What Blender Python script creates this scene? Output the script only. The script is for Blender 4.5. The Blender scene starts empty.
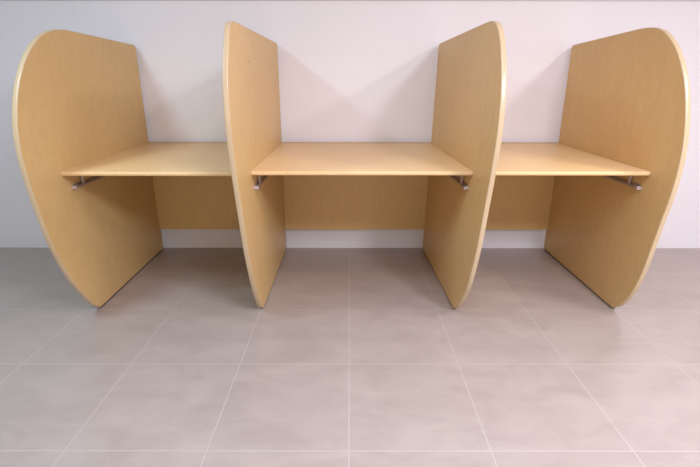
import bpy, bmesh, math
from mathutils import Matrix, Vector

S = bpy.context.scene
COL = S.collection

# ---------------------------------------------------------------- camera
PITCH, ROLL, YAW = 0.3378774, 0.0010844, 0.0004602
cam_d = bpy.data.cameras.new('camera')
cam_d.sensor_fit = 'HORIZONTAL'
cam_d.sensor_width = 36.0
cam_d.lens = 438.344 / 700 * 36.0
cam_d.clip_start = 0.05
cam = bpy.data.objects.new('camera', cam_d)
COL.objects.link(cam)
cam.matrix_world = (Matrix.Translation((0, 0, 1.10882)) @ Matrix.Rotation(-YAW, 4, 'Z')
                    @ Matrix.Rotation(math.pi / 2 - PITCH, 4, 'X') @ Matrix.Rotation(ROLL, 4, 'Z'))
S.camera = cam

# ---------------------------------------------------------------- world, lamps, exposure
w = bpy.data.worlds.new('world')
S.world = w
w.use_nodes = True
w.node_tree.nodes['Background'].inputs['Color'].default_value = (1, 0.97, 0.97, 1)
w.node_tree.nodes['Background'].inputs['Strength'].default_value = 0.35


def lamp(name, loc, size, energy, color, rot=(0, 0, 0)):
    l = bpy.data.lights.new(name, 'AREA')
    l.shape = 'RECTANGLE'
    l.size, l.size_y = size
    l.energy = energy
    l.color = color
    o = bpy.data.objects.new(name, l)
    COL.objects.link(o)
    o.location = loc
    o.rotation_euler = rot
    return o



def tint(r, g, b):
    g, b = g * 1.02, b * 1.08
    m = max(r, g, b)
    return m, (r / m, g / m, b / m)


# fluorescent strips on the low ceiling, and an added wide fill light behind the camera
for nm, x, y, c in (('ceiling_lamp_left', -1.6, 0.9, (18, 24.5, 27)), ('ceiling_lamp_middle', 0.2, 0.75, (15, 14.5, 16)),
                    ('ceiling_lamp_middle_rear', 0.7, -0.4, (14.5, 20.5, 26)), ('ceiling_lamp_right', 1.4, -0.4, (72, 70, 77)),
                    ('ceiling_lamp_far_right', 2.15, 0.7, (38, 36, 34))):
    e, c = tint(*c)
    lamp(nm, (x, y, 2.2), (0.3, 0.8), e, c)
e, c = tint(35, 31, 22)
lamp('rear_fill_light', (0, -3.15, 1.2), (5, 1.6), e, c, (math.pi / 2, 0, 0))

vs = S.view_settings
vs.view_transform = 'Standard'
vs.look = 'None'
vs.gamma = 1
vs.use_curve_mapping = False
vs.exposure = 0.0


# ---------------------------------------------------------------- materials
def mat(name, rough=0.5, spec=0.5):
    m = bpy.data.materials.new(name)
    m.use_nodes = True
    nt = m.node_tree
    b = nt.nodes['Principled BSDF']
    b.inputs['Roughness'].default_value = rough
    b.inputs['Specular IOR Level'].default_value = spec
    return m, nt, b


def N(nt, t, **kw):
    n = nt.nodes.new(t)
    for k, v in kw.items():
        setattr(n, k, v)
    return n


def rgb(*c):
    return (*c, 1)


def wood(name, a, b_, rough, spec=0.4, axis_scale=(30, 5, 1.2)):
    m, nt, b = mat(name, rough, spec)
    L = nt.links
    tc = N(nt, 'ShaderNodeTexCoord')
    mp = N(nt, 'ShaderNodeMapping')
    mp.inputs['Scale'].default_value = axis_scale
    n1 = N(nt, 'ShaderNodeTexNoise')
    n1.inputs['Scale'].default_value = 3.0
    n1.inputs['Detail'].default_value = 6
    n2 = N(nt, 'ShaderNodeTexNoise')
    n2.inputs['Scale'].default_value = 2.2
    n2.inputs['Detail'].default_value = 3
    mx = N(nt, 'ShaderNodeMath', operation='ADD')
    hf = N(nt, 'ShaderNodeMath', operation='MULTIPLY')
    hf.inputs[1].default_value = 0.5
    cr = N(nt, 'ShaderNodeValToRGB')
    cr.color_ramp.elements[0].position = 0.36
    cr.color_ramp.elements[0].color = rgb(*a)
    cr.color_ramp.elements[1].position = 0.64
    cr.color_ramp.elements[1].color = rgb(*b_)
    L.new(tc.outputs['Object'], mp.inputs['Vector'])
    L.new(mp.outputs['Vector'], n1.inputs['Vector'])
    L.new(tc.outputs['Object'], n2.inputs['Vector'])
    L.new(n1.outputs['Fac'], mx.inputs[0])
    L.new(n2.outputs['Fac'], mx.inputs[1])
    L.new(mx.outputs[0], hf.inputs[0])
    L.new(hf.outputs[0], cr.inputs['Fac'])
    L.new(cr.outputs['Color'], b.inputs['Base Color'])
    return m


M_PANEL = wood('maple_laminate', (0.6485, 0.4253, 0.1788), (0.7133, 0.4749, 0.2063), 0.42, 0.4, (20, 10, 5))
M_TOP = wood('maple_worktop', (0.7316, 0.4914, 0.2408), (0.8024, 0.5499, 0.2782), 0.36, 0.45, (1.2, 30, 5))
M_EDGE = wood('pale_edge_banding', (0.54, 0.395, 0.235), (0.57, 0.42, 0.255), 0.28, 0.55)


def plain(name, c, rough=0.5, metal=0.0, var=0.04):
    m, nt, b = mat(name, rough)
    b.inputs['Metallic'].default_value = metal
    tc = N(nt, 'ShaderNodeTexCoord')
    n = N(nt, 'ShaderNodeTexNoise')
    n.inputs['Scale'].default_value = 25
    cr = N(nt, 'ShaderNodeValToRGB')
    cr.color_ramp.elements[0].color = rgb(*[x * (1 - var) for x in c])
    cr.color_ramp.elements[1].color = rgb(*[min(1, x * (1 + var)) for x in c])
    nt.links.new(tc.outputs['Object'], n.inputs['Vector'])
    nt.links.new(n.outputs['Fac'], cr.inputs['Fac'])
    nt.links.new(cr.outputs['Color'], b.inputs['Base Color'])
    return m


M_METAL = plain('dull_steel', (0.42, 0.33, 0.28), 0.45, 0.3)
M_CAP = plain('pale_plastic', (0.50, 0.42, 0.40), 0.4)
M_DARK = plain('dark_shade_line', (0.045, 0.03, 0.02), 0.7)  # shade tone for the line under the panels
M_PLUG = plain('tan_screw_cap', (0.45, 0.31, 0.17), 0.5)
M_TRIM = plain('grey_trim_paint', (0.60, 0.56, 0.58), 0.5)
M_GREY = plain('bounce_cutting_grey', (0.30, 0.30, 0.32), 0.6, var=0.01)  # dark so the unseen left wall bounces less light
M_PAINT = plain('white_paint', (0.80, 0.765, 0.775), 0.6, var=0.01)


def wall_mat():
    m, nt, b = mat('white_painted_block', 0.42, 0.4)
    L = nt.links
    tc = N(nt, 'ShaderNodeTexCoord')
    sp = N(nt, 'ShaderNodeSeparateXYZ')
    ax = N(nt, 'ShaderNodeMath', operation='ADD')
    ax.inputs[1].default_value = 0.25 + 0.305 * 20
    az = N(nt, 'ShaderNodeMath', operation='ADD')
    az.inputs[1].default_value = -0.86 + 0.1335 * 20
    cb = N(nt, 'ShaderNodeCombineXYZ')
    br = N(nt, 'ShaderNodeTexBrick')
    br.offset = 0.5
    br.inputs['Scale'].default_value = 1
    br.inputs['Mortar Size'].default_value = 0.0022
    br.inputs['Mortar Smooth'].default_value = 0.6
    br.inputs['Brick Width'].default_value = 0.305
    br.inputs['Row Height'].default_value = 0.1335
    br.inputs['Color1'].default_value = rgb(0.80, 0.768, 0.80)
    br.inputs['Color2'].default_value = rgb(0.808, 0.775, 0.808)
    br.inputs['Mortar'].default_value = rgb(0.778, 0.746, 0.777)
    bp = N(nt, 'ShaderNodeBump')
    bp.invert = True
    bp.inputs['Strength'].default_value = 0.12
    bp.inputs['Distance'].default_value = 0.003
    L.new(tc.outputs['Object'], sp.inputs[0])
    L.new(sp.outputs['X'], ax.inputs[0])
    L.new(sp.outputs['Z'], az.inputs[0])
    L.new(ax.outputs[0], cb.inputs['X'])
    L.new(az.outputs[0], cb.inputs['Y'])
    L.new(cb.outputs[0], br.inputs['Vector'])
    L.new(br.outputs['Color'], b.inputs['Base Color'])
    L.new(br.outputs['Fac'], bp.inputs['Height'])
    L.new(bp.outputs[0], b.inputs['Normal'])
    return m


def floor_mat():
    m, nt, b = mat('grey_mauve_floor_tile', 0.32, 0.7)
    L = nt.links
    T = 0.45
    tc = N(nt, 'ShaderNodeTexCoord')
    mp = N(nt, 'ShaderNodeMapping')
    mp.inputs['Location'].default_value = (0.002 + T * 20, -1.080 + T * 20, 0)
    br = N(nt, 'ShaderNodeTexBrick')
    br.offset = 0.0
    br.inputs['Scale'].default_value = 1
    br.inputs['Mortar Size'].default_value = 0.0027
    br.inputs['Mortar Smooth'].default_value = 0.3
    br.inputs['Brick Width'].default_value = T
    br.inputs['Row Height'].default_value = T
    br.inputs['Color1'].default_value = rgb(1, 1, 1)
    br.inputs['Color2'].default_value = rgb(0.96, 0.96, 0.96)
    br.inputs['Mortar'].default_value = rgb(1, 1, 1)
    mp2 = N(nt, 'ShaderNodeMapping')
    mp2.inputs['Scale'].default_value = (1.0, 1.9, 1)
    mp2.inputs['Rotation'].default_value = (0, 0, 0.25)
    n1 = N(nt, 'ShaderNodeTexNoise')
    n1.inputs['Scale'].default_value = 4.5
    n1.inputs['Detail'].default_value = 7
    n1.inputs['Roughness'].default_value = 0.62
    n1.inputs['Distortion'].default_value = 0.6
    cr = N(nt, 'ShaderNodeValToRGB')
    cr.color_ramp.elements[0].position = 0.33
    cr.color_ramp.elements[0].color = rgb(0.376, 0.3087, 0.2746)
    cr.color_ramp.elements[1].position = 0.68
    cr.color_ramp.elements[1].color = rgb(0.4429, 0.3695, 0.3291)
    mul = N(nt, 'ShaderNodeMixRGB', blend_type='MULTIPLY')
    mul.inputs['Fac'].default_value = 1
    mix = N(nt, 'ShaderNodeMixRGB')
    mix.inputs['Color2'].default_value = rgb(0.475, 0.405, 0.372)
    bp = N(nt, 'ShaderNodeBump')
    bp.invert = True
    bp.inputs['Strength'].default_value = 0.25
    bp.inputs['Distance'].default_value = 0.002
    rr = N(nt, 'ShaderNodeMapRange')
    rr.inputs['To Min'].default_value = 0.24
    rr.inputs['To Max'].default_value = 0.36
    L.new(tc.outputs['Object'], mp.inputs['Vector'])
    L.new(mp.outputs['Vector'], br.inputs['Vector'])
    L.new(tc.outputs['Object'], mp2.inputs['Vector'])
    L.new(mp2.outputs['Vector'], n1.inputs['Vector'])
    L.new(n1.outputs['Fac'], cr.inputs['Fac'])
    L.new(cr.outputs['Color'], mul.inputs['Color1'])
    L.new(br.outputs['Color'], mul.inputs['Color2'])
    L.new(mul.outputs['Color'], mix.inputs['Color1'])
    L.new(br.outputs['Fac'], mix.inputs['Fac'])
    L.new(mix.outputs['Color'], b.inputs['Base Color'])
    L.new(br.outputs['Fac'], bp.inputs['Height'])
    L.new(bp.outputs[0], b.inputs['Normal'])
    L.new(n1.outputs['Fac'], rr.inputs['Value'])
    L.new(rr.outputs[0], b.inputs['Roughness'])
    return m


M_WALL, M_FLOOR = wall_mat(), floor_mat()


# ---------------------------------------------------------------- mesh helpers
def obj(name, bm, m, parent=None, smooth=None):
    bmesh.ops.recalc_face_normals(bm, faces=bm.faces[:])
    me = bpy.data.meshes.new(name)
    bm.to_mesh(me)
    bm.free()
    me.materials.append(m)
    if smooth is not None:
        for p in me.polygons:
            p.use_smooth = True
        me.set_sharp_from_angle(angle=math.radians(smooth))
    o = bpy.data.objects.new(name, me)
    COL.objects.link(o)
    o.parent = parent
    return o


def box(bm, x0, x1, y0, y1, z0, z1, bev=0.0, seg=2):
    t = bmesh.new()
    v = [t.verts.new((x, y, z)) for x in (x0, x1) for y in (y0, y1) for z in (z0, z1)]
    for f in ((0, 1, 3, 2), (4, 6, 7, 5), (0, 4, 5, 1), (2, 3, 7, 6), (0, 2, 6, 4), (1, 5, 7, 3)):
        t.faces.new([v[i] for i in f])
    bmesh.ops.recalc_face_normals(t, faces=t.faces[:])
    if bev:
        bmesh.ops.bevel(t, geom=t.edges[:], offset=bev, segments=seg, profile=0.5, affect='EDGES')
    me = bpy.data.meshes.new('tmp')
    t.to_mesh(me)
    t.free()
    bm.from_mesh(me)
    bpy.data.meshes.remove(me)
    return bm


def disc(bm, axis, c, r, h, n=20):
    """short cylinder along an axis"""
    t = bmesh.new()
    bmesh.ops.create_cone(t, cap_ends=True, segments=n, radius1=r, radius2=r * 0.9, depth=h)
    rot = {'X': Matrix.Rotation(math.pi / 2, 4, 'Y'), 'Y': Matrix.Rotation(math.pi / 2, 4, 'X'), 'Z': Matrix()}[axis]
    bmesh.ops.transform(t, matrix=Matrix.Translation(c) @ rot, verts=t.verts[:])
    me = bpy.data.meshes.new('tmp')
    t.to_mesh(me)
    t.free()
    bm.from_mesh(me)
    bpy.data.meshes.remove(me)
    return bm


def struct(o):
    o['kind'] = 'structure'
    return o


# ---------------------------------------------------------------- the room
WALL_Y, X0, X1, Y0, H = 2.854, -3.2, 4.2, -3.2, 2.3
struct(obj('floor', box(bmesh.new(), X0, X1, Y0, WALL_Y, -0.1, 0.0), M_FLOOR))
struct(obj('wall_back', box(bmesh.new(), X0 - .1, X1 + .1, WALL_Y, WALL_Y + 0.15, -0.1, H), M_WALL))
struct(obj('wall_left', box(bmesh.new(), X0 - 0.1, X0, Y0, WALL_Y, -0.1, H), M_GREY))  # out of view, darkened to cut bounced light on the left
struct(obj('wall_right', box(bmesh.new(), X1, X1 + 0.1, Y0, WALL_Y, -0.1, H), M_PAINT))
struct(obj('wall_front', box(bmesh.new(), X0 - .1, X1 + .1, Y0 - 0.1, Y0, -0.1, H), M_PAINT))
struct(obj('ceiling', box(bmesh.new(), X0 - .1, X1 + .1, Y0 - .1, WALL_Y + .15, H, H + 0.1), M_PAINT))
struct(obj('trim_1', box(bmesh.new(), X0, X1, WALL_Y - 0.004, WALL_Y + 0.02, 1.5395, 1.566, 0.0015, 1), M_TRIM))

# ---------------------------------------------------------------- the carrel desk
YB = 2.829          # rear edges of the panels, a finger's width off the wall
T = 0.0205          # panel thickness

ARC_LEFT_END = [(.60, 1.3155), (.69, 1.317), (.758, 1.311), (.816, 1.299), (.858, 1.283), (.901, 1.259), (.945, 1.229),
                (.993, 1.184), (1.03, 1.139), (1.058, 1.098), (1.083, 1.052), (1.10, 1.015), (1.115, .975), (1.125, .94),
                (1.132, .898), (1.136, .85), (1.137, .81), (1.135, .77), (1.131, .73), (1.127, .69), (1.12, .64),
                (1.11, .58), (1.103, .535), (1.088, .465), (1.065, .385), (1.037, .308), (1.008, .24), (.972, .175),
                (.925, .105), (.896, .063), (.866, .025), (.835, .006)]
ARC_RIGHT_END = [(.60, 1.3275), (.65, 1.329), (.70, 1.328), (.758, 1.321), (.793, 1.309), (.83, 1.289), (.868, 1.261),
                 (.903, 1.23), (.938, 1.189), (.967, 1.145), (.994, 1.1), (1.016, 1.049), (1.036, .992), (1.05, .94),
                 (1.06, .892), (1.067, .833), (1.069, .785), (1.067, .735), (1.062, .664), (1.052, .602), (1.042, .549),
                 (1.033, .493), (1.023, .434), (1.01, .352), (.997, .28), (.978, .21), (.96, .161), (.932, .103),
                 (.89, .048), (.862, .022), (.833, .006)]
ARC_DIV_LEFT = [(.85, 1.315), (.93, 1.316), (1.0, 1.3165), (1.04, 1.3145), (1.07, 1.305), (1.095, 1.279), (1.122, 1.225), (1.15, 1.165),
                (1.173, 1.105), (1.186, 1.016), (1.185, .93), (1.175, .85), (1.155, .74), (1.12, .6), (1.075, .427),
                (1.03, .3), (.985, .2), (.94, .12), (.885, .04), (.84, .006)]
ARC_DIV_RIGHT = [(.80, 1.3275), (.86, 1.3285), (.915, 1.329), (.955, 1.324), (1.005, 1.301), (1.062, 1.236), (1.1, 1.165), (1.124, 1.1),
                 (1.143, 1.014), (1.149, .93), (1.147, .86), (1.135, .745), (1.112, .6), (1.085, .431), (1.03, .24),
                 (.99, .165), (.945, .095), (.89, .035), (.842, .006)]


def spline(pts, n=5):
    out = []
    for i in range(len(pts) - 1):
        p0, p1 = Vector(pts[max(i - 1, 0)]), Vector(pts[i])
        p2, p3 = Vector(pts[i + 1]), Vector(pts[min(i + 2, len(pts) - 1)])
        for k in range(n):
            t = k / n
            out.append(0.5 * ((2 * p1) + (p2 - p0) * t + (2 * p0 - 5 * p1 + 4 * p2 - p3) * t * t
                              + (3 * p1 - p0 - 3 * p2 + p3) * t ** 3))
    out.append(Vector(pts[-1]))
    return out


def resample(p, step):
    out, acc = [p[0].copy()], 0.0
    for a, b in zip(p, p[1:]):
        l = (b - a).length
        while acc + l >= step and l > 1e-9:
            a = a + (b - a) * ((step - acc) / l)
            l = (b - a).length
            out.append(a.copy())
            acc = 0
        acc += l
    if (out[-1] - p[-1]).length > step * 0.3:
        out.append(p[-1].copy())
    return out


def outline(arc, ztop):
    """closed outline as (depth from the rear edge, height), from rear foot up and round to the front foot"""
    c = resample(spline(arc), 0.015)
    for _ in range(7):
        c = [c[0]] + [(c[i - 1] + 2 * c[i] + c[i + 1]) / 4 for i in range(1, len(c) - 1)] + [c[-1]]
    r = 0.022
    pts = [Vector((0.004, 0.006)), Vector((0, 0.011))]
    for k in range(6):
        a = math.pi - k / 5 * math.pi / 2
        pts.append(Vector((r + r * math.cos(a), ztop - r + r * math.sin(a))))
    return pts + c


def offset(pts, dist):
    n = len(pts)
    out = []
    for i in range(n):
        t = (pts[(i + 1) % n] - pts[i - 1]).normalized()
        nrm = Vector((-t.y, t.x))          # outward for this winding (rear edge up, then towards the front)
        out.append(pts[i] + nrm * dist)
    return out


def build_panel(root, name, x, side, lean, twist, arc, ztop):
    """x = the face towards the bay, side = direction the thickness grows in"""
    pts = outline(arc, ztop)

    def P(d, z, t):
        return (x + lean * z - twist * d + side * t, YB - d, z)

    inner = offset(pts, -0.0035)
    bm = bmesh.new()
    a = [bm.verts.new(P(p.x, p.y, 0)) for p in inner]
    b = [bm.verts.new(P(p.x, p.y, T)) for p in inner]
    bm.faces.new(a)
    bm.faces.new(b[::-1])
    n = len(inner)
    for i in range(n):
        j = (i + 1) % n
        bm.faces.new((a[i], b[i], b[j], a[j]))
    panel = obj(name, bm, M_PANEL, root, 30)
    # the banding that wraps the whole edge, its corners eased
    prof = [(-0.0004, -0.0035), (0.0001, -0.0020), (0.0012, -0.0006), (0.0035, 0.0), (T - 0.0035, 0.0),
            (T - 0.0012, -0.0006), (T - 0.0001, -0.0020), (T + 0.0004, -0.0035)]
    bm = bmesh.new()
    rings = []
    for t, o in prof:
        rings.append([bm.verts.new(P(p.x, p.y, t)) for p in offset(pts, o)])
    m = len(prof)
    for r in range(m):
        r2 = (r + 1) % m
        for i in range(n):
            j = (i + 1) % n
            bm.faces.new((rings[r][i], rings[r2][i], rings[r2][j], rings[r][j]))
    e = obj('edge_banding', bm, M_EDGE, panel, 50)
    e['label'] = 'pale banding round the curved edge'
    # dark strip added to draw the shadow line between panel and floor
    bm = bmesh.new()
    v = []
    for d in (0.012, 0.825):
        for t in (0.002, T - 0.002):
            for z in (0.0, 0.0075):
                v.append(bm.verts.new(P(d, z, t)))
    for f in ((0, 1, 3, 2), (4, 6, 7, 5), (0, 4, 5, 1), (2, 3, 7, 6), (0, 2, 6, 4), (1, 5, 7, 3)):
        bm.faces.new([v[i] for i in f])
    s = obj('shade_strip', bm, M_DARK, panel)
    s['label'] = 'dark strip drawing the shadow line under the panel'
    return panel, P


carrel = bpy.data.objects.new('study_carrel', None)
COL.objects.link(carrel)
carrel.location = (0, 0, 0)
carrel['label'] = 'maple study carrel of three open bays with curved dividers against white block wall'
carrel['category'] = 'desk'

PANELS = [
    ('end_panel', -1.2885, -1, 0.0098, -0.0142, ARC_LEFT_END, 1.3005),
    ('divider_panel', -0.4378, -1, 0.0050, 0.0027, ARC_DIV_LEFT, 1.3115),
    ('divider_panel', 0.5025, 1, 0.0194, -0.0296, ARC_DIV_RIGHT, 1.3105),
    ('end_panel', 1.3414, 1, -0.0174, -0.0026, ARC_RIGHT_END, 1.3035),
]
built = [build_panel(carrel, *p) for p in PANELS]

# a small screw cap on the left divider
bm = bmesh.new()
px = built[1][1](0.818, 1.181, 0)
disc(bm, 'X', (px[0] + 0.0004, px[1], px[2]), 0.0055, 0.002)
obj('screw_cap', bm, M_PLUG, built[1][0], 40)

# worktops: bay edges at desk height, front and rear
DZ, DTH = 0.7262, 0.0185


def face_x(i, d, z, t):
    return built[i][1](d, z, t)[0]


for i in range(3):
    YF = (1.899, 1.916, 1.916)[i]
    # left boundary of the bay: panel i; right boundary: panel i + 1
    lt = 0.0 if i in (0, 1) else T
    rt = T if i == 0 else 0.0

    def lx(y, z, i=i, lt=lt):
        return face_x(i, YB - y, z, lt)

    def rx(y, z, i=i, rt=rt):
        return face_x(i + 1, YB - y, z, rt)

    g = 0.0008
    bm = bmesh.new()
    # profile of the top in (y, z): eased front edge
    prof = [(YB - 0.004, DZ - DTH), (YB - 0.004, DZ), (YF + 0.009, DZ), (YF + 0.0045, DZ - 0.0012), (YF + 0.0015, DZ - 0.004),
            (YF, DZ - 0.008), (YF, DZ - DTH + 0.003), (YF + 0.003, DZ - DTH)]
    a = [bm.verts.new((lx(y, z) + g, y, z)) for y, z in prof]
    b = [bm.verts.new((rx(y, z) - g, y, z)) for y, z in prof]
    bm.faces.new(a)
    bm.faces.new(b[::-1])
    for k in range(len(prof)):
        j = (k + 1) % len(prof)
        bm.faces.new((a[k], b[k], b[j], a[j]))
    top = obj('worktop', bm, M_TOP, carrel, 50)

    # pale lip along the rear edge
    bm = bmesh.new()
    x0 = max(lx(YB, DZ), lx(YB - .01, DZ)) + g
    x1 = min(rx(YB, DZ), rx(YB - .01, DZ)) - g
    box(bm, x0, x1, YB - 0.004, YB + 0.004, DZ - DTH, DZ + 0.006, 0.001, 1)
    lip = obj('rear_lip', bm, M_EDGE, top)
    lip['label'] = 'pale lip along the rear edge'

    # modesty panel under the rear edge
    bm = bmesh.new()
    y0, y1, z0, z1 = YB - 0.020, YB - 0.002, 0.152, DZ - DTH
    v = [bm.verts.new(((lx(y, z) + g) if s == 0 else (rx(y, z) - g), y, z)) for s in (0, 1) for y in (y0, y1) for z in (z0, z1)]
    for f in ((0, 1, 3, 2), (4, 6, 7, 5), (0, 4, 5, 1), (2, 3, 7, 6), (0, 2, 6, 4), (1, 5, 7, 3)):
        bm.faces.new([v[k] for k in f])
    obj('modesty_panel', bm, M_PANEL, carrel)

    # steel support rails under both ends of the top
    zb = DZ - DTH
    for s in (0, 1):
        def X(y, z, o, s=s):
            return lx(y, z) + 0.0006 + o if s == 0 else rx(y, z) - 0.0006 - o

        def bar(bm, o0, o1, ya, yb_, za, zc):
            v = [bm.verts.new((X(y, z, o), y, z)) for o in (o0, o1) for y in (ya, yb_) for z in (za, zc)]
            for f in ((0, 1, 3, 2), (4, 6, 7, 5), (0, 4, 5, 1), (2, 3, 7, 6), (0, 2, 6, 4), (1, 5, 7, 3)):
                bm.faces.new([v[k] for k in f])

        ya, yc = (1.965, 2.60)
        bm = bmesh.new()
        bar(bm, 0.0, 0.017, ya, yc, 0.642, 0.6445)          # flange
        bar(bm, 0.0, 0.0025, ya, yc, 0.6445, 0.656)         # leg against the panel
        bar(bm, 0.0145, 0.017, ya, yc, 0.637, 0.642)        # turned-down lip
        rail = obj('support_rail', bm, M_METAL, top)
        rail['label'] = 'grey steel rail under the worktop end'
        for y in (2.03, 2.50):
            bm = bmesh.new()
            bar(bm, 0.007, 0.014, y, y + 0.012, 0.6446, zb)
            bar(bm, 0.003, 0.024, y - 0.006, y + 0.018, zb - 0.003, zb)
            h = obj('rail_hanger', bm, M_CAP, top)
            h['label'] = 'pale hanger holding the steel rail'
        bm = bmesh.new()
        bar(bm, 0.0, 0.019, ya - 0.008, ya + 0.002, 0.635, 0.649)
        c = obj('rail_cap', bm, M_CAP, top)
        c['label'] = 'pale cap on the front end of the rail'
